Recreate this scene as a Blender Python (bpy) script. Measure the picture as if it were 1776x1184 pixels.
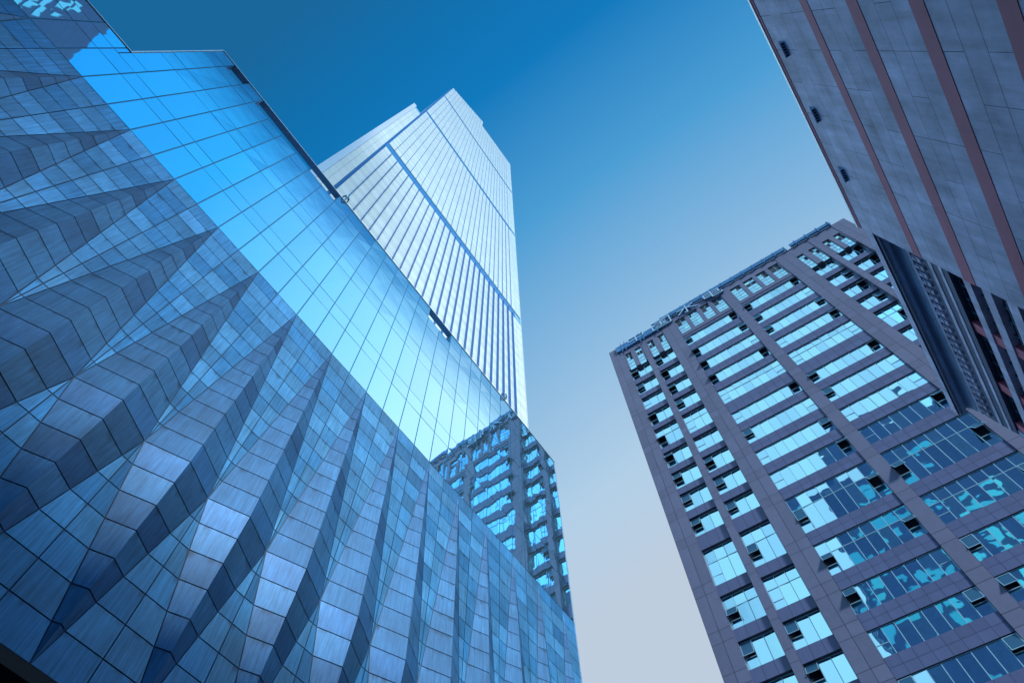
import bpy, math, random
from mathutils import Vector, Matrix
random.seed(7)
R = math.radians
for o in list(bpy.data.objects): bpy.data.objects.remove(o)
S = bpy.context.scene
COL = S.collection

# ------------------------------------------------------------------ camera
EYE = 1.6
cam_d = bpy.data.cameras.new('camera'); cam = bpy.data.objects.new('camera', cam_d); COL.objects.link(cam)
cam_d.sensor_fit = 'HORIZONTAL'; cam_d.sensor_width = 36.0; cam_d.lens = 36.0 * 1131.3 / 1776.0
cam_d.clip_start = 0.1; cam_d.clip_end = 6000
right = Vector((0.82103725, 0.5706986, -0.01417542))
up = -Vector((-0.52490324, 0.74492554, -0.41177971))
back = -Vector((-0.22444248, 0.3455272, 0.91117316))
m3 = Matrix((right, up, back)).transposed()
cam.matrix_world = Matrix.Translation((0, 0, EYE)) @ m3.to_4x4()
S.camera = cam

# ------------------------------------------------------------------ world
SUN_EL, SUN_AZ = R(28), R(-25)      # direction towards the sun (x, y)
W = bpy.data.worlds.new('World'); S.world = W; W.use_nodes = True
nt = W.node_tree; N = nt.nodes; L = nt.links
for n in list(N): N.remove(n)
def nd(t, **k):
    n = N.new(t)
    for a, b in k.items(): setattr(n, a, b)
    return n
def mth(op, a, b=None, c=None, clamp=False):
    n = N.new('ShaderNodeMath'); n.operation = op; n.use_clamp = clamp
    for i, v in enumerate((a, b, c)):
        if v is None: continue
        if isinstance(v, (int, float)): n.inputs[i].default_value = v
        else: L.new(v, n.inputs[i])
    return n.outputs[0]
tc = nd('ShaderNodeTexCoord'); sp = nd('ShaderNodeSeparateXYZ')
L.new(tc.outputs['Generated'], sp.inputs[0])
X, Y, Z = sp.outputs
g = Vector((0.85, -0.10, 0.50)).normalized()
dot = mth('ADD', mth('ADD', mth('MULTIPLY', X, g.x), mth('MULTIPLY', Y, g.y)), mth('MULTIPLY', Z, g.z))
def sstep(v, a, b):
    n = N.new('ShaderNodeMapRange'); n.interpolation_type = 'SMOOTHSTEP'
    L.new(v, n.inputs[0]); n.inputs[1].default_value = a; n.inputs[2].default_value = b
    n.inputs[3].default_value = 0; n.inputs[4].default_value = 1
    return n.outputs[0]
low = mth('SUBTRACT', 1.0, sstep(Z, 0.45, 0.84))
t = mth('ADD', mth('MULTIPLY_ADD', Y, 1.10, 0.21), mth('MULTIPLY', low, 0.12), clamp=True)
ramp = nd('ShaderNodeValToRGB'); L.new(t, ramp.inputs[0])
def lin(c):
    f = lambda v: (v / 255 / 12.92) if v / 255 <= 0.04045 else ((v / 255 + 0.055) / 1.055) ** 2.4
    return [f(v) for v in c] + [1]
stops = [(0.0, (20, 104, 158)), (0.12, (6, 114, 178)), (0.25, (6, 124, 194)), (0.45, (76, 162, 218)), (0.65, (140, 190, 230)), (0.85, (184, 214, 238)), (1.0, (196, 211, 228))]
el = ramp.color_ramp.elements
el[0].position = 0; el[0].color = lin(stops[0][1]); el[1].position = 1; el[1].color = lin(stops[-1][1])
for p, c in stops[1:-1]:
    e = el.new(p); e.color = lin(c)
sky = nd('ShaderNodeTexSky'); sky.sky_type = 'NISHITA'; sky.sun_disc = False
sky.sun_elevation = SUN_EL; sky.sun_rotation = math.pi / 2 - SUN_AZ; sky.ozone_density = 4.0; sky.dust_density = 0.6
sc10 = nd('ShaderNodeVectorMath', operation='SCALE'); L.new(ramp.outputs[0], sc10.inputs[0]); sc10.inputs[3].default_value = 10.0
# glow added to the sky, right and behind, to brighten reflections in the glass
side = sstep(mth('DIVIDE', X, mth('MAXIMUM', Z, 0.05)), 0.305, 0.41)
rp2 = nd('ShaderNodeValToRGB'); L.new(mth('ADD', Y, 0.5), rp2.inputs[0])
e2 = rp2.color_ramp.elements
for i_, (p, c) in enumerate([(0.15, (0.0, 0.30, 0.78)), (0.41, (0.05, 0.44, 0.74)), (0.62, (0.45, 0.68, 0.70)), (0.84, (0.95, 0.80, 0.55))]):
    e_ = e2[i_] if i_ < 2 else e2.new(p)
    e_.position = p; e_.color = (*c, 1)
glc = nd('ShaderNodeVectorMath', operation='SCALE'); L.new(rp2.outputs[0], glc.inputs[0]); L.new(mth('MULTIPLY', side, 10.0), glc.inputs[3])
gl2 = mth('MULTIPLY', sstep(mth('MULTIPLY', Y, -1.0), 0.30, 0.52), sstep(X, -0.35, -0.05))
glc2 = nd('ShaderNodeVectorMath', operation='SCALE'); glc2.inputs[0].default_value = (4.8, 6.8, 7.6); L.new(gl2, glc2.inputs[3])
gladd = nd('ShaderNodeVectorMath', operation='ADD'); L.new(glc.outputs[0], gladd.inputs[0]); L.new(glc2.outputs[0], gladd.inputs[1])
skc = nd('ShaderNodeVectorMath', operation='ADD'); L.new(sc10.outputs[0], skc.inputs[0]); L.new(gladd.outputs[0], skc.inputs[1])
hz_ = nd('ShaderNodeVectorMath', operation='SCALE'); L.new(skc.outputs[0], hz_.inputs[0]); L.new(mth('SUBTRACT', 1.0, mth('MULTIPLY', mth('SUBTRACT', 1.0, sstep(Z, 0.33, 0.57)), mth('MULTIPLY_ADD', sstep(Y, -0.1, 0.3), 0.45, 0.40))), hz_.inputs[3]); skc = hz_   # dimming added to the low sky, strongest ahead, to darken the folds' far faces
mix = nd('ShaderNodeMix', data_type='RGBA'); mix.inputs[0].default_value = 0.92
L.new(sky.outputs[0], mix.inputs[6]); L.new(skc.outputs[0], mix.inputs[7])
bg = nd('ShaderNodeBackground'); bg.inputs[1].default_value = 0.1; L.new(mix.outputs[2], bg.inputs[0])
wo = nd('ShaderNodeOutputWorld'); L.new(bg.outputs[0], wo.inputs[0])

# ------------------------------------------------------------------ sun (veiled, soft)
sd = bpy.data.lights.new('sun', 'SUN'); sd.energy = 3.9; sd.angle = R(10); sd.color = (1.0, 0.965, 0.93)
so = bpy.data.objects.new('sun', sd); COL.objects.link(so)
dirv = Vector((math.cos(SUN_EL) * math.cos(SUN_AZ), math.cos(SUN_EL) * math.sin(SUN_AZ), math.sin(SUN_EL)))
so.rotation_euler = dirv.to_track_quat('Z', 'Y').to_euler(); so.location = (0, 0, 200)
S.view_settings.view_transform = 'Standard'; S.view_settings.look = 'None'
S.view_settings.exposure = 0.0; S.view_settings.gamma = 1.0
S.cycles.max_bounces = 8; S.cycles.glossy_bounces = 6

# ------------------------------------------------------------------ materials
def material(name, base, rough=0.5, metal=0.0, island=0.0, streak=0.0, streak_scale=(3, 3, 0.25), bump=None, spec=0.5, tint2=None, blotch=0.0, rowstain=None):
    m = bpy.data.materials.new(name); m.use_nodes = True
    t = m.node_tree; n = t.nodes; l = t.links
    b = n['Principled BSDF']; b.inputs['Roughness'].default_value = rough; b.inputs['Metallic'].default_value = metal
    b.inputs['Specular IOR Level'].default_value = spec
    col = n.new('ShaderNodeRGB'); col.outputs[0].default_value = (*base, 1); out = col.outputs[0]
    tcn = n.new('ShaderNodeTexCoord')
    def scale_by(out, fac):
        v = n.new('ShaderNodeVectorMath'); v.operation = 'SCALE'; l.new(out, v.inputs[0]); l.new(fac, v.inputs[3]); return v.outputs[0]
    if island:
        ge = n.new('ShaderNodeNewGeometry')
        if tint2:
            mx = n.new('ShaderNodeMix'); mx.data_type = 'RGBA'
            wn = n.new('ShaderNodeTexWhiteNoise'); wn.noise_dimensions = '1D'; l.new(ge.outputs['Random Per Island'], wn.inputs['W'])
            l.new(wn.outputs['Value'], mx.inputs[0]); l.new(out, mx.inputs[6]); mx.inputs[7].default_value = (*tint2, 1); out = mx.outputs[2]
        mr = n.new('ShaderNodeMapRange'); l.new(ge.outputs['Random Per Island'], mr.inputs[0])
        mr.inputs[3].default_value = 1 - island; mr.inputs[4].default_value = 1 + island
        out = scale_by(out, mr.outputs[0])
    if streak:
        mp = n.new('ShaderNodeMapping'); mp.inputs['Scale'].default_value = streak_scale; l.new(tcn.outputs['Object'], mp.inputs[0])
        ns = n.new('ShaderNodeTexNoise'); ns.inputs['Scale'].default_value = 1.0; ns.inputs['Detail'].default_value = 6; ns.inputs['Roughness'].default_value = 0.7
        l.new(mp.outputs[0], ns.inputs[0])
        mr = n.new('ShaderNodeMapRange'); l.new(ns.outputs[0], mr.inputs[0]); mr.inputs[1].default_value = 0.3; mr.inputs[2].default_value = 0.7
        mr.inputs[3].default_value = 1 - streak; mr.inputs[4].default_value = 1 + streak
        out = scale_by(out, mr.outputs[0])
    if blotch:
        ns = n.new('ShaderNodeTexNoise'); ns.inputs['Scale'].default_value = 0.45; ns.inputs['Detail'].default_value = 8; ns.inputs['Roughness'].default_value = 0.65
        l.new(tcn.outputs['Object'], ns.inputs[0])
        mr = n.new('ShaderNodeMapRange'); l.new(ns.outputs[0], mr.inputs[0]); mr.inputs[1].default_value = 0.3; mr.inputs[2].default_value = 0.7
        mr.inputs[3].default_value = 1 - blotch; mr.inputs[4].default_value = 1 + blotch
        out = scale_by(out, mr.outputs[0])
    if rowstain:      # dirt that has run down from the horizontal joints
        z0, row = rowstain
        sx = n.new('ShaderNodeSeparateXYZ'); l.new(tcn.outputs['Object'], sx.inputs[0])
        def mm(op, a_, b_):
            q = n.new('ShaderNodeMath'); q.operation = op
            for i_, v_ in enumerate((a_, b_)):
                if isinstance(v_, (int, float)): q.inputs[i_].default_value = v_
                else: l.new(v_, q.inputs[i_])
            return q.outputs[0]
        fr = mm('FRACT', mm('DIVIDE', mm('SUBTRACT', sx.outputs[2], z0), row), 0)
        mp = n.new('ShaderNodeMapping'); mp.inputs['Scale'].default_value = (2.2, 2.2, 0.35); l.new(tcn.outputs['Object'], mp.inputs[0])
        ns = n.new('ShaderNodeTexNoise'); ns.inputs['Scale'].default_value = 1; ns.inputs['Detail'].default_value = 5; l.new(mp.outputs[0], ns.inputs[0])
        th = mm('ADD', mm('MULTIPLY', ns.outputs[0], -1.3), 1.55)
        mr = n.new('ShaderNodeMapRange'); mr.interpolation_type = 'SMOOTHSTEP'
        l.new(mm('SUBTRACT', fr, th), mr.inputs[0]); mr.inputs[1].default_value = 0.0; mr.inputs[2].default_value = 0.35
        mr.inputs[3].default_value = 1; mr.inputs[4].default_value = 0.45
        out = scale_by(out, mr.outputs[0])
    l.new(out, b.inputs['Base Color'])
    if bump:
        sc, dist = bump
        ns = n.new('ShaderNodeTexNoise'); ns.inputs['Scale'].default_value = sc; ns.inputs['Detail'].default_value = 2
        l.new(tcn.outputs['Object'], ns.inputs[0])
        bp = n.new('ShaderNodeBump'); bp.inputs['Strength'].default_value = 1; bp.inputs['Distance'].default_value = dist
        l.new(ns.outputs[0], bp.inputs['Height']); l.new(bp.outputs[0], b.inputs['Normal'])
    return m
M = {}
M['podium_glass'] = material('mirror_glass', (0.38, 0.77, 1.0), 0.02, 0.94, bump=(0.35, 0.010), island=0.05)
M['joint'] = material('dark_joint', (0.005, 0.07, 0.17), 0.6)
M['joint_blue'] = material('blue_joint', (0.01, 0.20, 0.42), 0.5)
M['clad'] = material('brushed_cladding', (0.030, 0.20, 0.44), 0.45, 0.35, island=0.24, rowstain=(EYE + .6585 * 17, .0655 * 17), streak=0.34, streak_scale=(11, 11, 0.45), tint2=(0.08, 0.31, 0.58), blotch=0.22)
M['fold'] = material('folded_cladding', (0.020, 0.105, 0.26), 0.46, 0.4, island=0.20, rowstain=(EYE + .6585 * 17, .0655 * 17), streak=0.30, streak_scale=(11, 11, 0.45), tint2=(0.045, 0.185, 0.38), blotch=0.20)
M['trim'] = material('bright_trim', (0.75, 0.85, 0.92), 0.35, 0.6)
M['recess'] = material('recess_blue', (0.01, 0.14, 0.36), 0.45, 0.3, blotch=0.4)
M['black'] = material('black_soffit', (0.012, 0.013, 0.02), 0.7)
M['tower_glass'] = material('pale_tower_glass', (0.78, 0.99, 1.0), 0.15, 0.05, island=0.06, bump=(0.3, 0.01))
M['tower_fin'] = material('blue_fin', (0.0, 0.12, 0.40), 0.4, 0.2)
M['tower_belt'] = material('blue_belt', (0.01, 0.19, 0.52), 0.4)
M['tower_joint'] = material('pale_blue_joint', (0.16, 0.45, 0.65), 0.5)
M['stone'] = material('mauve_stone', (0.112, 0.140, 0.245), 0.5, 0.0, island=0.10, streak=0.08, streak_scale=(1.5, 1.5, 1.0))
M['stone_dark'] = material('mauve_stone_spandrel', (0.082, 0.115, 0.245), 0.42, 0.0, island=0.08, streak=0.08)
M['stone_joint'] = material('stone_joint', (0.05, 0.05, 0.09), 0.7)
M['win_glass'] = material('cyan_window_glass', (0.52, 0.88, 1.0), 0.02, 1.0, bump=(0.35, 0.022), island=0.13)
M['frame'] = material('pale_blue_frame', (0.30, 0.55, 0.70), 0.4, 0.3)
M['frame_dark'] = material('dark_blue_frame', (0.03, 0.12, 0.22), 0.4, 0.3)
M['dark'] = material('dark_room', (0.015, 0.03, 0.06), 0.8)
M['fascia'] = material('blue_fascia', (0.05, 0.20, 0.42), 0.4, 0.3, blotch=0.3)
M['letter'] = material('letter_face', (0.35, 0.62, 0.85), 0.4)
M['grey_stone'] = material('grey_stone_wall', (0.40, 0.40, 0.58), 0.6, 0.0, island=0.10, streak=0.24, streak_scale=(1.6, 1.6, 0.22), blotch=0.32)
M['red'] = material('red_stone_band', (0.42, 0.11, 0.18), 0.6, 0.0, blotch=0.15)
M['tr_joint'] = material('grey_stone_joint', (0.05, 0.06, 0.10), 0.7)
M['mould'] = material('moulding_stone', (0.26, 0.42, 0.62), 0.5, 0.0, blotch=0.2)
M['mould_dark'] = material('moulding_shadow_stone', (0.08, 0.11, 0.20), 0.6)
M['steel'] = material('steel_hoop', (0.08, 0.25, 0.40), 0.4, 0.6)
M['asphalt'] = material('asphalt', (0.05, 0.05, 0.055), 0.9, blotch=0.2)
M['paving'] = material('paving', (0.22, 0.22, 0.23), 0.8, blotch=0.2)
M['cyan_strip'] = material('cyan_glazed_strip', (0.10, 0.72, 1.0), 0.2, 0.6)
M['rear_wall'] = material('rear_wall', (0.06, 0.20, 0.52), 0.6, blotch=0.15)

# ------------------------------------------------------------------ mesh helpers
class MB:
    def __init__(s): s.v = []; s.f = []; s.m = []
    def poly(s, pts, mi=0):
        i = len(s.v); s.v += [tuple(p) for p in pts]; s.f.append(list(range(i, i + len(pts)))); s.m.append(mi)
    def box(s, a, b, mi=0):
        x0, y0, z0 = a; x1, y1, z1 = b
        i = len(s.v)
        s.v += [(x0,y0,z0),(x1,y0,z0),(x1,y1,z0),(x0,y1,z0),(x0,y0,z1),(x1,y0,z1),(x1,y1,z1),(x0,y1,z1)]
        for q in ((0,3,2,1),(4,5,6,7),(0,1,5,4),(1,2,6,5),(2,3,7,6),(3,0,4,7)):
            s.f.append([i + k for k in q]); s.m.append(mi)
    def tube(s, pts, r, mi=0, n=8):
        pts = [Vector(p) for p in pts]
        rings = []
        for k, p in enumerate(pts):
            d = (pts[min(k + 1, len(pts) - 1)] - pts[max(k - 1, 0)]).normalized()
            a = d.cross(Vector((0, 0, 1)) if abs(d.z) < 0.9 else Vector((1, 0, 0))).normalized(); b = d.cross(a)
            i = len(s.v); s.v += [tuple(p + a * r * math.cos(2 * math.pi * j / n) + b * r * math.sin(2 * math.pi * j / n)) for j in range(n)]; rings.append(i)
        for k in range(len(rings) - 1):
            for j in range(n):
                s.f.append([rings[k] + j, rings[k] + (j + 1) % n, rings[k + 1] + (j + 1) % n, rings[k + 1] + j]); s.m.append(mi)
        s.f.append([rings[0] + j for j in range(n)][::-1]); s.m.append(mi)
        s.f.append([rings[-1] + j for j in range(n)]); s.m.append(mi)
    def extrude_y(s, prof, y0, y1, mi=0):      # closed profile of (x, z)
        n = len(prof); i = len(s.v)
        s.v += [(x, y0, z) for x, z in prof] + [(x, y1, z) for x, z in prof]
        for k in range(n):
            s.f.append([i + k, i + (k + 1) % n, i + n + (k + 1) % n, i + n + k]); s.m.append(mi)
        s.f.append([i + k for k in range(n)][::-1]); s.m.append(mi)
        s.f.append([i + n + k for k in range(n)]); s.m.append(mi)
    def build(s, name, mats, parent=None, label=None):
        me = bpy.data.meshes.new(name); me.from_pydata(s.v, [], s.f)
        for m in (mats if isinstance(mats, (list, tuple)) else [mats]): me.materials.append(M[m])
        for p, mi in zip(me.polygons, s.m): p.material_index = mi
        me.update()
        o = bpy.data.objects.new(name, me); COL.objects.link(o)
        if parent: o.parent = parent
        if label: o['label'] = label
        return o
def inset(pts, g):
    """shrink a convex polygon in its own plane by g on every side"""
    pts = [Vector(p) for p in pts]
    q = [p for i, p in enumerate(pts) if (p - pts[i - 1]).length > 1e-4]
    if len(q) < 3: return None
    n = (q[1] - q[0]).cross(q[2] - q[0])
    if n.length < 1e-7: return None
    n.normalize(); c = sum(q, Vector()) / len(q); k = len(q); lines = []
    for i in range(k):
        a, b = q[i], q[(i + 1) % k]; e = (b - a).normalized(); inn = n.cross(e)
        if inn.dot(c - a) < 0: inn = -inn
        if inn.dot(c - a) < g * 1.15: return None
        lines.append((a + inn * g, e))
    out = []
    for i in range(k):
        p1, e1 = lines[i - 1]; p2, e2 = lines[i]
        w = p1 - p2; a = e1.dot(e1); b = e1.dot(e2); cc = e2.dot(e2); d = e1.dot(w); e = e2.dot(w); den = a * cc - b * b
        if abs(den) < 1e-8: return None
        s_ = (b * e - cc * d) / den
        out.append(p1 + e1 * s_)
    if max((o_ - c).length for o_ in out) > max((p - c).length for p in q): return None
    return out
def thing(name, loc, label, cat, rz=0, group=None):
    o = bpy.data.objects.new(name, None); COL.objects.link(o); o.location = loc; o.rotation_euler = (0, 0, rz)
    o['label'] = label; o['category'] = cat
    if group: o['group'] = group
    return o

D = 17.0
def zz(v): return EYE + v * D

# ------------------------------------------------------------------ ground
g_ = MB(); g_.poly([(-3000, -3000, 0), (3000, -3000, 0), (3000, 3000, 0), (-3000, 3000, 0)])
o = g_.build('ground', 'asphalt'); o['kind'] = 'structure'
g_ = MB(); g_.box((-16.9, -60, 0.004), (-9, 60, 0.14)); g_.box((5.0, -60, 0.004), (10.1, 37, 0.14))
o = g_.build('pavement', 'paving'); o['kind'] = 'structure'

# ------------------------------------------------------------------ podium (left mall block)
pod = thing('shopping_mall', (-D, 0, 0), 'long mall block on the left with a mirror glass band above folded diamond cladding', 'building')
KY = [-.779, -.689, -.602, -.514, -.43, -.344, -.26, -.17, -.083, .004, .091, .179, .267, .352, .438, .526, .614, .702, .79, .877, .965, 1.053, 1.141, 1.228, 1.316, 1.404, 1.492, 1.58, 1.668, 1.757, 1.848, 1.937]
Yk = {k - 10: v for k, v in enumerate(KY)}
for k in range(-11, -27, -1): Yk[k] = Yk[k + 1] - 0.0895
GZ = [1.9685, 2.167, 2.256, 2.532, 2.63, 2.90, 2.997, 3.108]
YSTEP = -0.672; ZLOW = 2.336
KMIN, KMAX = -26, 21
# solid body
b = MB()
b.box((-14, Yk[KMIN] * D, zz(.6585)), (-.12, YSTEP * D, zz(ZLOW) - .05))
b.box((-14, YSTEP * D, zz(.6585)), (-.12, Yk[KMAX] * D - .03, zz(2.98)))
# upper band behind the parapet, with open bays where the dark recesses are
REC = [(-.602, -.514), (-.426, .091), (.789, .964)]
cur = YSTEP
for a, c in REC + [(Yk[KMAX] - .002, 0)]:
    b.box((-9, cur * D, zz(2.98)), (-.12, a * D, zz(3.106)))
    cur = c
b.build('wall', 'joint', pod)
# ground floors set back under the overhang
b = MB(); b.box((-13, Yk[KMIN] * D, 0), (-4.5, Yk[KMAX] * D - 1, zz(.6585))); b.build('shopfront_base', 'black', pod)
b = MB(); b.box((-13.9, Yk[KMIN] * D, zz(.6585) - .35), (.02, Yk[KMAX] * D, zz(.6585) - .01)); b.build('soffit', 'black', pod)
# glass panes
gp = MB()
def pane(y0, y1, z0, z1, gy=.035, gz=.025):
    j = lambda: random.uniform(-.006, .006)
    gp.poly([(0 + j(), y0 * D + gy, zz(z0) + gz), (0 + j(), y1 * D - gy, zz(z0) + gz), (0 + j(), y1 * D - gy, zz(z1) - gz), (0 + j(), y0 * D + gy, zz(z1) - gz)])
ks = list(range(KMIN, KMAX))
for k in ks:
    ya, yb = Yk[k], Yk[k + 1]
    for r in range(len(GZ) - 1):
        za, zb = GZ[r], GZ[r + 1]
        segs = [(ya, yb)]
        if za >= 2.9:
            for a, c in REC:
                if r == 6: segs = [(max(s0, s0), s1) for s0, s1 in segs if not (s0 >= a - .01 and s1 <= c + .01)]
        for s0, s1 in segs:
            if s1 <= YSTEP:
                if za >= ZLOW: continue
                pane(s0, s1, za, min(zb, ZLOW))
            elif s0 < YSTEP:
                if za < ZLOW < zb: pane(s0, YSTEP, za, ZLOW); pane(YSTEP, s1, za, ZLOW); pane(YSTEP, s1, ZLOW, zb)
                elif zb <= ZLOW: pane(s0, s1, za, zb)
                else: pane(YSTEP, s1, za, zb)
            else: pane(s0, s1, za, zb)
gp.build('glass_curtain', 'podium_glass', pod)
# backing sheet that shows as the joints between panes
b = MB()
b.box((-.12, YSTEP * D, zz(1.9685)), (-.03, Yk[KMAX] * D - .03, zz(2.997)))
b.box((-.12, Yk[KMIN] * D, zz(1.9685)), (-.03, YSTEP * D, zz(ZLOW) - .02))
cur = YSTEP
for a, c in REC + [(Yk[KMAX] - .002, 0)]:
    b.box((-.12, cur * D, zz(2.997)), (-.03, a * D, zz(3.106))); cur = c
b.build('mullion_grid', 'joint_blue', pod)
for a, c in REC:
    b = MB()
    b.box((-.9, a * D, zz(2.997)), (-.75, c * D, zz(3.108)))
    b.box((-.75, a * D, zz(2.997)), (-.12, a * D + .06, zz(3.09))); b.box((-.75, c * D - .06, zz(2.997)), (-.12, c * D, zz(3.09)))
    n = max(2, int((c - a) / .0875))
    for q in range(1, n): b.box((-.74, a * D + (c - a) * D * q / n - .03, zz(3.0)), (-.6, a * D + (c - a) * D * q / n + .03, zz(3.10)))
    b.box((-.2, a * D, zz(2.990)), (.0, c * D, zz(2.997)), 0)
    b.build('parapet_recess', 'recess', pod)
# coping trims
b = MB()
b.box((-.45, YSTEP * D - .05, zz(3.108)), (.05, Yk[KMAX] * D + .05, zz(3.108) + .09))
b.box((-.40, YSTEP * D - .07, zz(ZLOW)), (.05, YSTEP * D, zz(3.108)))
b.box((-.45, Yk[KMIN] * D, zz(ZLOW)), (.05, YSTEP * D - .07, zz(ZLOW) + .09))
b.box((-.30, Yk[KMAX] * D - .01, zz(.6585)), (.045, Yk[KMAX] * D + .05, zz(3.108)))
b.build('coping', 'trim', pod)
b = MB(); b.box((-14, Yk[KMAX] * D - .03, zz(.6585)), (-.3, Yk[KMAX] * D, zz(3.1))); b.build('end_wall', 'joint_blue', pod)
# little roof hoops
for yc in (.117, 1.433):
    b = MB()
    for dz in (0, .3):
        pts = [(-.1 + .0, yc * D - .26, zz(3.108) + .1 + dz)] + [(.32 * math.sin(a_), yc * D - .26 * math.cos(a_), zz(3.108) + .25 + dz) for a_ in [math.pi * q / 8 for q in range(9)]] + [(-.1, yc * D + .26, zz(3.108) + .1 + dz)]
        b.tube(pts, .045)
    for dy in (-.26, 0, .26):
        b.tube([(.32 if dy == 0 else 0, yc * D + dy, zz(3.108) + .1), (.32 if dy == 0 else 0, yc * D + dy, zz(3.108) + .6)], .04)
    b.build('ladder_hoop', 'steel', pod)
# folded cladding
Z0, ZR = .6585, .0655; NR = 20; ZM = Z0 + 7 * ZR; ZT = Z0 + NR * ZR
def halfw(z): return 1 - (ZT - z) / (ZT - ZM) if False else ((ZT - z) / (ZT - ZM) if z >= ZM else (z - Z0) / (ZM - Z0))
HR = .037
def ridge(z): return HR * D * halfw(z) ** .85 if halfw(z) > 0 else 0.0
flat = MB(); back_ = MB()
GAP = .020
def tile(mb, pts, g=GAP, off=0.0):
    q = inset(pts, g)
    if q: mb.poly([(p.x + off, p.y, p.z) for p in q])
folds = []
for k in range(KMIN, KMAX):
    odd = (k % 2 != 0)
for k in range(KMIN + (KMIN % 2), KMAX, 2):          # fold axes at even k
    yt = Yk[k]; yl = Yk.get(k - 1, yt - .0895); yr = Yk.get(k + 1, yt + .0895)
    fm = MB()
    for j in range(NR):
        za, zb = Z0 + j * ZR, Z0 + (j + 1) * ZR
        wa, wb = halfw(za), halfw(zb)
        La, Lb = yt - (yt - yl) * wa, yt - (yt - yl) * wb
        Ra, Rb = yt + (yr - yt) * wa, yt + (yr - yt) * wb
        ha, hb = ridge(za), ridge(zb)
        A = zz(za); B = zz(zb)
        for off, mb, g in ((0.0, fm, None), (-.035, back_, 0)):
            lf = [(off, La * D, A), (ha + off, yt * D, A), (hb + off, yt * D, B), (off, Lb * D, B)]
            rf = [(ha + off, yt * D, A), (off, Ra * D, A), (off, Rb * D, B), (hb + off, yt * D, B)]
            fl = [(off, yl * D, A), (off, La * D, A), (off, Lb * D, B), (off, yl * D, B)]
            fr = [(off, Ra * D, A), (off, yr * D, A), (off, yr * D, B), (off, Rb * D, B)]
            if mb is fm:
                # ridge edge kept closed, other edges get a joint
                for q in (lf, rf):
                    p = [Vector(v) for v in q]
                    gz_ = GAP
                    def lerp_edge(P, Q, z): t_ = (z - P.z) / (Q.z - P.z); return P.lerp(Q, t_)
                    if q is lf: outer = (p[0], p[3]); inner = (p[1], p[2])
                    else: outer = (p[1], p[2]); inner = (p[0], p[3])
                    oa, ob = lerp_edge(*outer, A + gz_), lerp_edge(*outer, B - gz_)
                    ia, ib = lerp_edge(*inner, A + gz_), lerp_edge(*inner, B - gz_)
                    da, db = (ia - oa).length, (ib - ob).length
                    if min(da, db) < .02 and max(da, db) < .06: continue
                    if da > 2 * GAP: oa = oa.lerp(ia, GAP / da)
                    if db > 2 * GAP: ob = ob.lerp(ib, GAP / db)
                    fm.poly([oa, ia, ib, ob] if q is lf else [ia, oa, ob, ib])
                tile(flat, fl); tile(flat, fr)
            else:
                for q in (lf, rf, fl, fr): mb.poly(q)
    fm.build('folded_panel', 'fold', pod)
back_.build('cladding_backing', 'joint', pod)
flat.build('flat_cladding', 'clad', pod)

# ------------------------------------------------------------------ skyscraper
XT = 27.0
def tz(v): return EYE + v * XT
tw = thing('skyscraper', (-XT, 0, 0), 'tall pale tower with dark blue vertical fins rising behind the mirror glass block', 'skyscraper')
B1, B2, B3 = (4.585, 4.73), (7.13, 7.25), (9.49, 9.60)
TOPL = lambda y: 11.3 + (y - .03) / (.81 - .03) * 1.1
TOPR = lambda y: 11.85 + (y - .81) / (1.62 - .81) * .25
b = MB(); y0, y1 = .047 * XT, 1.672 * XT
ymid = .81 * XT
b.poly([(-.15, y0 + .45, 0), (-.15, y1, 0), (-.15, y1, tz(TOPR(1.672))), (-.15, ymid, tz(TOPR(.81))), (-.15, ymid, tz(TOPL(.81))), (-.15, y0 + .45, tz(TOPL(.047)))])
b.poly([(-38, y0, 0), (-38, y0, tz(11.3)), (-38, ymid, tz(12.4)), (-38, y1, tz(12.1)), (-38, y1, 0)])
b.poly([(-38, y0, 0), (-1.0, y0, 0), (-1.0, y0, tz(TOPL(.047))), (-38, y0, tz(TOPL(.047)))])
b.poly([(-.15, y1, 0), (-38, y1, 0), (-38, y1, tz(TOPR(1.672))), (-.15, y1, tz(TOPR(1.672)))])
b.poly([(-.15, y0 + .45, tz(TOPL(.047))), (-.15, ymid, tz(TOPL(.81))), (-38, ymid, tz(TOPL(.81))), (-38, y0 + .45, tz(TOPL(.047)))])
b.poly([(-.15, ymid, tz(TOPR(.81))), (-.15, y1, tz(TOPR(1.672))), (-38, y1, tz(TOPR(1.672))), (-38, ymid, tz(TOPR(.81)))])
b.poly([(-.15, ymid, tz(TOPR(.81))), (-.15, ymid, tz(TOPL(.81))), (-38, ymid, tz(TOPL(.81))), (-38, ymid, tz(TOPR(.81)))])
b.build('core_wall', 'tower_joint', tw)
FY = [.055 + .0595 * k for k in range(0, 26)]      # bay edges; last = 1.5425
cols = [(FY[i], FY[i + 1]) for i in range(25)] + [(1.5425, 1.607), (1.607, 1.668)]
def ttop(y): return TOPL(y) if y < .805 else TOPR(y)
gm = MB(); fl_h = .128
def in_belt(z0, z1): return any(z1 > a + .001 and z0 < c - .001 for a, c in (B1, B2, B3))
zed = [0.0]
segs = []
for lo, hi in ((.3, B1[0]), (B1[1], B2[0]), (B2[1], B3[0]), (B3[1], 13)):
    n = max(1, round((hi - lo) / fl_h)); st = (hi - lo) / n
    for i in range(n):
        segs.append((lo + i * st, lo + (i + .26) * st)); segs.append((lo + (i + .26) * st, lo + (i + 1) * st))
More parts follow.
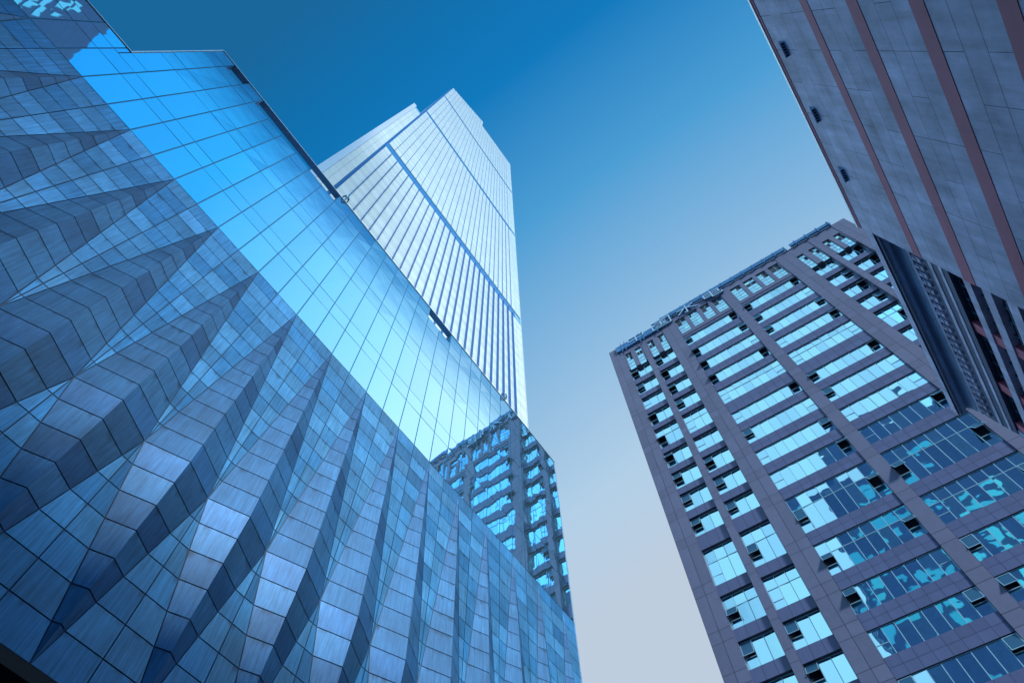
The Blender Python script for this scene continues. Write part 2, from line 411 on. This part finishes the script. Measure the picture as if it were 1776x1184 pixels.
for (a, c) in cols:
    tp = ttop((a + c) / 2)
    for z0, z1 in segs:
        if z0 >= tp - .02: continue
        z1_ = min(z1, tp)
        gy = .022; gz = .05 if z0 < 7 else .03
        gm.poly([(0, a * XT + gy, tz(z0) + gz), (0, c * XT - gy, tz(z0) + gz), (0, c * XT - gy, tz(z1_) - gz), (0, a * XT + gy, tz(z1_) - gz)])
gm.build('glass_facade', 'tower_glass', tw)
for i, y in enumerate(FY[1:]):
    for lo, hi, dep in ((.2, B1[0], .44), (B1[1], B2[0], .30), (B2[1], ttop(y), .20)):
        pass
    b = MB()
    for lo, hi, dep in ((.2, B1[0], .46), (B1[1], B2[0], .16), (B2[1], B3[0], .11), (B3[1], ttop(y) - .02, .08)):
        b.box((.004, y * XT - .022, tz(lo)), (dep, y * XT + .022, tz(hi)))
    b.build('fin', 'tower_fin', tw)
for (a, c) in (B1, B2, B3):
    b = MB(); b.box((-.14, .05 * XT, tz(a)), (-.10, 1.60 * XT, tz(c)))
    b.build('recessed_belt', 'tower_belt', tw)
b = MB(); b.box((-1.0, .047 * XT - .25, 0), (-.5, .047 * XT + .45, tz(TOPL(.05)) - 6)); b.build('corner_groove', 'tower_fin', tw)
b = MB(); b.box((-.02, 1.668 * XT, 10), (.06, 1.675 * XT, tz(12.05))); b.box((-.4, .81 * XT - .1, tz(11.9)), (.05, .81 * XT + .1, tz(12.42)))
b.build('corner_trim', 'trim', tw)
# left wing
b = MB(); b.box((-30, -.078 * XT, 0), (-.55, .035 * XT, tz(6.9))); b.build('side_wing', 'tower_joint', tw)
for (a, c) in ((-.040, -.005), (-.005, .038)):
    b = MB()
    for z0, z1 in [(.3 + .13 * i, .43 + .13 * i) for i in range(51)]:
        if z1 > 6.9: continue
        b.poly([(-.5, a * XT + .02, tz(z0) + .03), (-.5, c * XT - .02, tz(z0) + .03), (-.5, c * XT - .02, tz(z1) - .03), (-.5, a * XT + .02, tz(z1) - .03)])
    b.build('side_wing_glass', 'tower_glass', tw)
b = MB(); b.box((-30.2, -.0785 * XT, 0), (-.42, -.041 * XT, tz(6.95))); b.build('side_wing_pier', 'trim', tw)

# ------------------------------------------------------------------ right office building
SF = 1.32; SC = SF * D
RB = thing('office_building', (-.556 * SC, 2.208 * SC, 0), 'mauve stone office building with long bands of blue windows on the right', 'building', R(1.65))
def rz(v): return EYE + v * SC
PIL = [(0, .098), (.245, .283), (.428, .530), (.910, .973), (1.357, 1.461), (1.606, 1.644), (1.791, 1.890)]
H = 4.486; DEP = 1.0
SP = .22 / 17.0         # spandrel setback of the small windows
b = MB()
b.box((.9, 1.2, 0), (1.888 * SC, DEP * SC, rz(H) - .6)); b.build('core', 'dark', RB)
# rows
BAY = [(4.000, 4.110), (3.800, 3.920), (3.615, 3.730), (3.430, 3.540), (3.205, 3.355), (2.990, 3.097), (2.800, 2.918), (2.612, 2.724), (2.420, 2.540), (2.127, 2.347), (1.890, 2.055), (1.700, 1.815), (1.520, 1.628), (1.335, 1.440)]
CA = 1.0045
SM = [(3.940, 4.085), (3.740, 3.880), (3.548, 3.685), (3.354, 3.494), (3.110, 3.306), (2.925, 3.060), (2.740, 2.872), (2.560, 2.692), (2.380, 2.505), (2.077, 2.290), (1.850, 2.018), (1.668, 1.792), (1.490, 1.608), (1.310, 1.432)]
SM = [(a * CA, c * CA) for a, c in SM]
def tiles_wall(mb, u0, u1, z0, z1, y, us=None, gap=.018, zs=None, zlist=None):
    """stone slabs with open joints on plane y"""
    us = us or [u0, u1]
    for i in range(len(us) - 1):
        for (za, zb) in zlist:
            if zb - za < .004: continue
            mb.poly([(us[i] * SC + gap, y, rz(za) + gap), (us[i + 1] * SC - gap, y, rz(za) + gap), (us[i + 1] * SC - gap, y, rz(zb) - gap), (us[i] * SC + gap, y, rz(zb) - gap)])
# pilaster joints: one pair of courses per floor
fz = []
zc = 4.150
levels = [a for a, c in BAY]
lev = [H] + [4.14] + [a - .020 for a in levels] + [1.335 - .185 * i for i in range(1, 7)]
zl = []
for i in range(len(lev) - 1):
    hi, lo = lev[i], lev[i + 1]
    if hi - lo > .12: zl += [(hi - .055, hi), (lo, hi - .055)]
    else: zl.append((lo, hi))
zl.append((-.09, lev[-1]))
for (a, c) in PIL:
    w = c - a
    n = 2 if w > .09 else 1
    us = [a, c] if n == 1 else [a, a + w * .5, c]
    b = MB(); tiles_wall(b, a, c, 0, 0, 0.0, us, zlist=zl)
    # reveals (sides)
    for (za, zb) in zl:
        for xx in (a * SC, c * SC):
            b.poly([(xx, .0, rz(za) + .018), (xx, .9, rz(za) + .018), (xx, .9, rz(zb) - .018), (xx, .0, rz(zb) - .018)])
    b.box((a * SC + .03, .03, 0), (c * SC - .03, .9, rz(H) - .1), 1)
    b.build('pilaster', ['stone', 'stone_joint'], RB)
def spandrel(u0, u1, rows, y, nv, top, bottom, mid=True):
    edges = [top] + [v for r_ in rows for v in (r_[1], r_[0])] + [bottom]
    for i in range(0, len(edges), 2):
        b = MB()
        hi, lo = edges[i], edges[i + 1]
        us = [u0 + (u1 - u0) * q / nv for q in range(nv + 1)]
        zs = [(lo, lo + (hi - lo) * .5), (lo + (hi - lo) * .5, hi)] if (mid and hi - lo < .2) else [(lo, hi)]
        if hi - lo > .3:
            n = int((hi - lo) / .1); zs = [(lo + (hi - lo) * q / n, lo + (hi - lo) * (q + 1) / n) for q in range(n)]
        tiles_wall(b, u0, u1, 0, 0, y, us, gap=.014, zlist=zs)
        b.box((u0 * SC, y + .02, rz(lo)), (u1 * SC, y + .7, rz(hi)), 1)
        b.poly([(u0 * SC, y, rz(lo) - .003), (u1 * SC, y, rz(lo) - .003), (u1 * SC, y + .7, rz(lo) - .003), (u0 * SC, y + .7, rz(lo) - .003)], 1)
        b.build('spandrel', ['stone_dark', 'stone_joint'], RB)
spandrel(.530, .910, BAY, .12, 8, 4.14, .2)
spandrel(.973, 1.357, BAY, .12, 8, 4.14, .2)
for a, c in ((.098, .245), (.283, .428), (1.461, 1.606), (1.644, 1.791)):
    spandrel(a, c, SM, .32, 3, 4.14, .2, mid=False)

def window(u0, u1, z0, z1, y, n, awn, transom, label=None, rows=1, dark=.18):
    # z0..z1 is the opening; the frame stands behind the spandrel face
    """frame mesh > pane mesh, awning sashes"""
    x0, x1, a, c = u0 * SC, u1 * SC, rz(z0), rz(z1)
    fr = MB(); gl = MB(); w = .06; dp = .09
    fr.box((x0, y, a), (x1, y + dp, a + .06)); fr.box((x0, y, c - .06), (x1, y + dp, c))
    sashes = []
    xs = [x0 + (x1 - x0) * q / n for q in range(n + 1)]
    for q, xx in enumerate(xs):
        xx_ = min(max(xx, x0 + w / 2), x1 - w / 2)
        fr.box((xx_ - w / 2, y - .01, a + .06), (xx_ + w / 2, y + dp - .01, c - .06))
    ztr = None
    if transom:
        ztr = c - (c - a) * .36; fr.box((x0, y - .005, ztr - .03), (x1, y + dp - .005, ztr + .03))
    def pn(xa, xb, za, zb, tilt=.022):
        j = lambda: random.uniform(-tilt, tilt) * .6
        tx = random.uniform(-tilt, tilt); ty = random.uniform(-tilt, tilt) * .5
        yy = y + .035
        gl.poly([(xa, yy - tx - ty, za), (xb, yy + tx - ty, za), (xb, yy + tx + ty, zb), (xa, yy - tx + ty, zb)])
    for q in range(n):
        xa, xb = xs[q] + w / 2, xs[q + 1] - w / 2
        hi = c - .06
        if ztr: pn(xa, xb, ztr + .03, hi); hi = ztr - .03
        if q in awn:
            op = awn[q]; zm = a + (hi - a) * .46
            fr.box((xa, y, zm - .03), (xb, y + dp, zm + .03))
            pn(xa, xb, a + .06, zm - .03)
            if op <= 0: pn(xa, xb, zm + .03, hi)
            else:
                sash = MB(); sashes.append(sash); hgt = hi - zm - .05; ca, sa = math.cos(R(op)), math.sin(R(op))
                def P(x, s_, off=0): return (x, y - .03 - s_ * sa - off * ca, hi - .03 - s_ * ca + off * sa)
                t_ = .05
                for (xl, xr, s0, s1) in ((xa, xb, 0, t_), (xa, xb, hgt - t_, hgt), (xa, xa + t_, t_, hgt - t_), (xb - t_, xb, t_, hgt - t_)):
                    for of in (0, .04):
                        sash.poly([P(xl, s0, of), P(xr, s0, of), P(xr, s1, of), P(xl, s1, of)])
                    sash.poly([P(xl, s1, 0), P(xr, s1, 0), P(xr, s1, .04), P(xl, s1, .04)])
                    sash.poly([P(xl, s0, 0), P(xl, s0, .04), P(xl, s1, .04), P(xl, s1, 0)]); sash.poly([P(xr, s0, 0), P(xr, s0, .04), P(xr, s1, .04), P(xr, s1, 0)])
                sash.poly([P(xa + t_, t_, .02), P(xb - t_, t_, .02), P(xb - t_, hgt - t_, .02), P(xa + t_, hgt - t_, .02)], 1)
                gl.poly([(xa, y + .45, zm), (xb, y + .45, zm), (xb, y + .45, hi), (xa, y + .45, hi)], 1)
                gl.poly([(xa, y + .08, hi), (xb, y + .08, hi), (xb, y + .45, hi), (xa, y + .45, hi)], 1)
                gl.poly([(xa, y + .08, zm), (xa, y + .45, zm), (xa, y + .45, hi), (xa, y + .08, hi)], 1); gl.poly([(xb, y + .08, zm), (xb, y + .45, zm), (xb, y + .45, hi), (xb, y + .08, hi)], 1)
        elif rows > 1:
            for r_ in range(rows):
                za = a + .06 + (hi - a - .06) * r_ / rows; zb = a + .06 + (hi - a - .06) * (r_ + 1) / rows
                if r_: fr.box((xa, y, za - .02), (xb, y + dp, za + .02))
                if random.random() < dark and r_ >= rows - 2: gl.poly([(xa, y + .04, za + .02), (xb, y + .04, za + .02), (xb, y + .04, zb - .02), (xa, y + .04, zb - .02)], 1)
                else: pn(xa, xb, za + .02, zb - .02, .01)
        else: pn(xa, xb, a + .06, hi)
    f_ = fr.build('window', 'frame', RB, label)
    gl.build('pane', ['win_glass', 'dark'], f_)
    for s_b in sashes: s_b.build('sash', ['frame', 'frame_dark'], f_)
rs = random.Random(21)
for i, (z0, z1) in enumerate(BAY):
    tr = i in (4, 9, 10)
    for bi, (a, c) in enumerate(((.530, .910), (.973, 1.357))):
        L_ = [0, 12, 22, 32][rs.randrange(4)] if i not in (7, 8) else 0
        R_ = [0, 14, 26, 34][rs.randrange(4)]
        if rs.random() < .15 and i < 8: R_ = 0
        window(a, c, z0, z1, .24, 8, {0: L_, 7: R_}, tr)
for i, (z0, z1) in enumerate(SM):
    tr = i in (4, 9, 10)
    for a, c, q in ((.098, .245, 0), (.283, .428, 0), (1.461, 1.606, 2), (1.644, 1.791, 2)):
        op = [0, 12, 20, 28, 34][rs.randrange(5)]
        window(a, c, z0, z1, .64, 3, {q: op}, tr)
TOPR_ = [(.108, .155, 4.10, 4.335), (.188, .235, 4.10, 4.335), (.290, .337, 4.10, 4.335), (.376, .423, 4.10, 4.335)]
tb = [(.538, .612), (.640, .712), (.738, .806), (.832, .905)]
TOPW = list(TOPR_) + [(a, c, 4.185, 4.405) for a, c in tb] + [(a + .444, c + .444, 4.185, 4.405) for a, c in tb] + [(1.89 - c, 1.89 - a, z0, z1) for a, c, z0, z1 in TOPR_]
# top storey wall around its narrow windows
for (ga, gc, wins) in ((.098, .245, TOPW[0:2]), (.283, .428, TOPW[2:4]), (.530, .910, TOPW[4:8]), (.973, 1.357, TOPW[8:12]), (1.461, 1.606, TOPW[14:16]), (1.644, 1.791, TOPW[12:14])):
    wins = sorted(wins); z0, z1 = wins[0][2], wins[0][3]; y = .05
    b = MB(); xs = [ga] + [v for w_ in wins for v in (w_[0], w_[1])] + [gc]
    for i in range(0, len(xs), 2):
        tiles_wall(b, xs[i], xs[i + 1], 0, 0, y, [xs[i], xs[i + 1]], zlist=[(z0, z1)], gap=.01)
        b.box((xs[i] * SC, y + .02, rz(z0)), (xs[i + 1] * SC, y + .7, rz(z1)), 1)
    for zlo, zhi in ((z1, H), (4.14, z0)):
        if zhi - zlo > .01:
            tiles_wall(b, ga, gc, 0, 0, y, [ga, gc], zlist=[(zlo, zhi)], gap=.01); b.box((ga * SC, y + .02, rz(zlo)), (gc * SC, y + .7, rz(zhi)), 1)
    b.build('attic_wall', ['stone', 'stone_joint'], RB)
for (a, c, z0, z1) in TOPW: window(a, c, z0, min(z1, 4.4), .22, 2, {}, False, rows=5, dark=.5)
# side wall facing the mirror block
b = MB()
SY = [(0, .215), (.41, .60), (.79, 1.0)]
for i, (a, c) in enumerate(SY):
    for (za, zb) in zl:
        b.poly([(0, a * SC + .02, rz(za) + .02), (0, c * SC - .02, rz(za) + .02), (0, c * SC - .02, rz(zb) - .02), (0, a * SC + .02, rz(zb) - .02)])
    b.box((.03, a * SC + (.03 if a == 0 else 0), 0), (.8, c * SC, rz(H)), 1)
for (a, c) in ((.215, .41), (.60, .79)):
    edges = [H] + [v for r_ in SM for v in (r_[1] - .01, r_[0])] + [-.09]
    for i in range(0, len(edges), 2):
        b.poly([(.25, a * SC, rz(edges[i + 1])), (.25, c * SC, rz(edges[i + 1])), (.25, c * SC, rz(edges[i])), (.25, a * SC, rz(edges[i]))])
        b.box((.27, a * SC, rz(edges[i + 1])), (.8, c * SC, rz(edges[i])), 1)
b.build('side_wall', ['stone', 'stone_joint'], RB)
b = MB()
for (a, c) in ((.215, .41), (.60, .79)):
    for (z0, z1) in SM:
        for q in range(3):
            ya, yb = a * SC + (c - a) * SC * q / 3 + .05, a * SC + (c - a) * SC * (q + 1) / 3 - .05
            b.poly([(.46 + random.uniform(-.02, .02), ya, rz(z0)), (.46 + random.uniform(-.02, .02), yb, rz(z0)), (.46, yb, rz(z1)), (.46, ya, rz(z1))], 0)
        b.box((.4, a * SC, rz(z0)), (.45, c * SC, rz(z0) + .07), 1); b.box((.38, a * SC + .62 * (c - a) * SC, rz(z0)), (.45, a * SC + .62 * (c - a) * SC + .08, rz(z1)), 1)
o = b.build('side_windows', ['win_glass', 'frame_dark'], RB); o['kind'] = 'stuff'
# parapet, rail, brackets
b = MB(); b.box((-.03, -.03, rz(H) - .0), (1.893 * SC, .8, rz(H) + .12)); b.box((.0, .8, rz(H) - .5), (1.89 * SC, DEP * SC, rz(H)))
b.box((-.03, .83, rz(H)), (.4, DEP * SC, rz(H) + .12)); b.build('coping', 'trim', RB)
b = MB()
b.box((.06 * SC, -.32, rz(4.40)), (.43 * SC, -.02, rz(4.475)))
for uu in (.105, .135, .255, .285, .40): b.box((uu * SC, -.42, rz(4.36)), (uu * SC + .12, -.33, rz(4.50)))
b.build('blue_fascia', 'fascia', RB)
b = MB()
b.box((.45 * SC, -.35, rz(4.492)), (1.45 * SC, -.05, rz(4.54))); b.box((1.50 * SC, -.35, rz(4.492)), (1.80 * SC, -.05, rz(4.53)))
for uu in [.46 + .083 * i for i in range(17)]: b.box((uu * SC, -.40, rz(4.47)), (uu * SC + .14, .1, rz(4.545)))
b.build('sign_support_rail', 'fascia', RB)

# roof sign: four box characters on the parapet, reading left to right from the street
sg = thing('roof_sign', RB.matrix_world @ Vector((0, 0, 0)) if False else (RB.location.x, RB.location.y, 0), 'large box characters mounted along the parapet of the mauve office building', 'sign', R(1.65))
CH = {
 'zhong': [((.12, .72), (.88, .72)), ((.12, .34), (.88, .34)), ((.12, .34), (.12, .72)), ((.88, .34), (.88, .72)), ((.5, 0), (.5, 1))],
 'guo': [((.05, 0), (.05, 1)), ((.95, 0), (.95, 1)), ((.05, 1), (.95, 1)), ((.05, 0), (.95, 0)), ((.25, .78), (.75, .78)), ((.28, .52), (.72, .52)), ((.22, .22), (.78, .22)), ((.5, .22), (.5, .78)), ((.62, .40), (.70, .32))],
 'shui': [((.5, 0), (.5, 1)), ((.5, 0), (.38, .08)), ((.08, .66), (.42, .66)), ((.42, .66), (.08, .15)), ((.85, .80), (.55, .55)), ((.55, .60), (.95, .12))],
 'dian': [((.15, .80), (.85, .80)), ((.15, .56), (.85, .56)), ((.15, .32), (.85, .32)), ((.15, .32), (.15, .80)), ((.85, .32), (.85, .80)), ((.5, .06), (.5, 1)), ((.5, .06), (.95, .06)), ((.95, .06), (.95, .22))],
}
for key, u0 in (('zhong', .150), ('guo', .365), ('shui', .575), ('dian', .780)):
    b = MB(); wd = .165 * SC; ht = .110 * SC; xb = u0 * SC; zb = rz(4.405)
    for (p, q) in CH[key]:
        P_ = Vector((xb + p[0] * wd, 0, zb + p[1] * ht)); Q_ = Vector((xb + q[0] * wd, 0, zb + q[1] * ht))
        d = (Q_ - P_).normalized(); n_ = Vector((-d.z, 0, d.x)) * .10; P_ -= d * .10; Q_ += d * .10
        ring = [P_ + n_, Q_ + n_, Q_ - n_, P_ - n_]
        k_ = CH[key].index((p, q)) * .004
        f0 = [(v.x, -.40 - k_, v.z) for v in ring]; f1 = [(v.x, -.12 + k_, v.z) for v in ring]
        b.poly(f0, 1); b.poly(f1[::-1])
        for e in range(4): b.poly([f0[e], f0[(e + 1) % 4], f1[(e + 1) % 4], f1[e]])
    for s_ in (.2, .8): b.box((xb + s_ * wd, -.12, zb + .2), (xb + s_ * wd + .08, -.02, zb + .28))
    b.build('character', ['fascia', 'letter'], sg)

# ------------------------------------------------------------------ top right stone building
XR = .6 * D
def az(v): return EYE + v * XR
TR = thing('stone_building', (XR, 0, 0), 'grey stone building with red horizontal bands towering at the upper right', 'building')
YE = 1.70
b = MB(); b.box((.06, -2.2 * XR, 0), (1.9, YE * XR - .02, az(3.20))); b.box((1.9, -2.2 * XR, 0), (16, 2.93 * XR, az(2.6)))
b.build('core', 'tr_joint', TR)
BANDS = [(2.662, 2.722), (2.312, 2.382), (1.968, 2.036), (1.625, 1.690), (1.282, 1.348), (.94, 1.006)]
for (a, c) in BANDS:
    b = MB(); b.box((-.02, -2.2 * XR, az(a)), (.05, YE * XR, az(c))); b.build('red_band', 'red', TR)
b = MB(); b.box((-.03, -2.2 * XR, az(3.175)), (.05, YE * XR + .01, az(3.197))); b.build('red_band', 'red', TR)
b = MB(); b.box((-.08, -2.2 * XR, az(3.197)), (.6, YE * XR + .03, az(3.215))); b.build('coping', 'trim', TR)
st = MB()
reg = [(2.722, 3.175)] + [(BANDS[i + 1][1], BANDS[i][0]) for i in range(5)] + [(0, .94)]
rr = random.Random(4)
for bi, (lo, hi) in enumerate(reg):
    n = 4 if bi == 0 else 3
    zs = [lo + (hi - lo) * q / n for q in range(n + 1)]
    for r_ in range(n):
        y = .0655 + (.1615 * rr.choice((0, 1, 0, 1)) if False else 0) - 13 * .1615
        step = 2 if (r_ + bi) % 3 else 1
        i = 0
        ys = [(.0655 + .1615 * q) for q in range(-14, 11)]
        ys = [v for k_, v in enumerate(ys) if (k_ % step == (r_ % step))]
        ys = [-2.2] + [v for v in ys if -2.19 < v < YE - .02] + [YE]
        for k_ in range(len(ys) - 1):
            tile(st, [(0, ys[k_] * XR, az(zs[r_])), (0, ys[k_ + 1] * XR, az(zs[r_])), (0, ys[k_ + 1] * XR, az(zs[r_ + 1])), (0, ys[k_] * XR, az(zs[r_ + 1]))], .009)
        # return face at the corner
        tile(st, [(0, YE * XR, az(zs[r_])), (1.9, YE * XR, az(zs[r_])), (1.9, YE * XR, az(zs[r_ + 1])), (0, YE * XR, az(zs[r_ + 1]))], .009)
st.build('stone_wall', 'grey_stone', TR)
for yc in (.345, .672, .998, 1.320, .02, -.30):
    b = MB(); ya, yb = yc * XR, (yc + .066) * XR; z0, z1 = az(3.050), az(3.112); p = -.22
    b.poly([(p, ya, z0), (p, yb, z0), (0, yb, z1), (0, ya, z1)])
    b.poly([(0, ya, z0), (p, ya, z0), (0, ya, z1)]); b.poly([(0, yb, z0), (0, yb, z1), (p, yb, z0)])
    b.poly([(p + .05, ya + .05, z0 + .02), (p + .05, yb - .05, z0 + .02), (-.02, yb - .05, z0 + .02), (-.02, ya + .05, z0 + .02)], 1)
    for s_ in (0, 1): b.box((p * (1 - s_) - .04 * s_ - .0, ya, z0 - .03), (p * (1 - s_) + .05 - .04 * s_, yb, z0 + .01))
    for q in range(1, 5): b.box((p + .05, ya + (yb - ya) * q / 5 - .015, z0 - .02), (-.04, ya + (yb - ya) * q / 5 + .015, z0 + .01))
    b.build('vent_hood', ['mould', 'dark'], TR)
# receding bay: cornice, frieze, dentils, windows
Y0, Y1 = YE * XR, 2.95 * XR
def px(k, ratio): return ((k - 1) * XR, EYE + ratio * k * XR)
def prof(mb, pts, mi=0, y0=None, y1=None): mb.extrude_y(pts, Y0 if y0 is None else y0, Y1 if y1 is None else y1, mi)
b = MB()
prof(b, [px(1.0, 3.135), px(1.0, 3.075), px(1.006, 3.065), px(1.2, 2.80), px(1.2, 2.85)])
b.build('cornice_edge', 'grey_stone', TR)
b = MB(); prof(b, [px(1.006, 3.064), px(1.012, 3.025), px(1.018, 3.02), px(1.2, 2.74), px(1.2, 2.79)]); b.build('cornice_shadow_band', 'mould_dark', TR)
b = MB()
cove = []
for q in range(13):
    a_ = q / 12; k = 1.018 + a_ * .042; rt = 3.02 - a_ * .10 - .018 * math.sin(a_ * math.pi); cove.append(px(k, rt))
prof(b, cove + [px(1.2, 2.64), px(1.2, 2.72)])
cove = []
for q in range(13):
    a_ = q / 12; k = 1.061 + a_ * .02; rt = 2.915 - a_ * .105 + .012 * math.sin(a_ * math.pi); cove.append(px(k, rt))
prof(b, cove + [px(1.2, 2.46), px(1.2, 2.60)])
b.build('cornice_cove', 'mould', TR)
b = MB()
for (r0, r1, k) in ((2.800, 2.765, 1.085), (2.640, 2.605, 1.100), (2.560, 2.535, 1.108)):
    prof(b, [px(k, r0), px(k, r1), px(k + .05, r1 - .1), px(k + .05, r0 - .1)])
b.build('moulding', 'grey_stone', TR)
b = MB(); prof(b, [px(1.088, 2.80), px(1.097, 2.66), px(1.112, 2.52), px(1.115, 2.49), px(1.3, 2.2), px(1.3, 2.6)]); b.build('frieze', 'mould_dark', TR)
b = MB(); n = 25
for q in range(n):
    yy = Y0 + .15 + (Y1 - Y0 - .3) * q / n
    x_, z_ = px(1.086, 2.745); x2, z2 = px(1.096, 2.665)
    b.box((x_ - .02, yy, z2 + .02), (x2 + .1, yy + .26, z_ + .05)); b.box((x_ - .07, yy + .05, z2 + .30), (x2 + .1, yy + .20, z_ + .0))
b.build('dentil_row', 'grey_stone', TR)
kw = 1.13
wx = (kw - 1) * XR
b = MB(); b.box((wx + .25, Y0, 0), (wx + .35, Y1 - .05, az(2.52 * kw))); b.build('dark_glazing', 'dark', TR)
b = MB()
for (r0, r1) in ((2.372, 2.328), (2.262, 2.212), (2.130, 2.075), (1.9, 1.86), (1.72, 1.66), (1.4, 1.3), (1.1, 1.0)):
    b.box((wx - .12, Y0, az(r1 * kw)), (wx + .2, Y1, az(r0 * kw)))
b.build('stone_rail', 'grey_stone', TR)
b = MB()
for yy in (2.235, 2.62, 2.90):
    b.box((wx - .05, yy * XR - .30, 0), (wx + .22, yy * XR + .30, az(2.52 * kw)))
b.build('pier', 'red', TR)
b = MB()
for yy in [1.75 + .08 * i for i in range(15)]:
    b.box((wx + .10, yy * XR - .03, 0), (wx + .18, yy * XR + .03, az(2.49 * kw)))
for rt in (2.45, 2.41, 2.29, 2.18, 2.0, 1.8): b.box((wx + .11, Y0, az(rt * kw)), (wx + .17, Y1, az(rt * kw) + .05))
b.build('window_frame', 'frame_dark', TR)
b = MB(); b.box((wx - .1, Y1 - .25, 0), (16, Y1, az(2.5 * kw))); b.build('end_wall', 'mould', TR)

# ------------------------------------------------------------------ block behind the viewer, seen mirrored in the glass
BK = thing('rear_office_block', (.45 * D, -3.64 * D, 0), 'dark office block with pale window strips seen only mirrored in the glass facades', 'building')
b = MB(); HB = zz(11.1); b.box((0, -30, 0), (1.15 * D, 0, zz(10.0))); b.box((1.15 * D, -30, 0), (6.2 * D, 0, HB)); b.build('wall', 'rear_wall', BK)
b = MB(); fl = 5.6
for k in range(2, int(HB * .94 / fl)):
    for i in range(17):
        x0 = .8 + i * 6.1
        if (k + 1) * fl > (zz(9.8) if x0 < 1.15 * D else zz(8.6) if x0 > 2.0 * D else 1e9): continue
        if rr.random() < .78: b.box((x0, .0, k * fl), (x0 + rr.choice((2.4, 4.6)), .08, k * fl + rr.choice((2.6, 4.2))))
    for i in range(6): b.box((-.08, -1.5 - i * 3.4 - 1.9, k * fl), (0, -1.5 - i * 3.4, k * fl + 1.7))
b.build('window_strips', 'cyan_strip', BK)
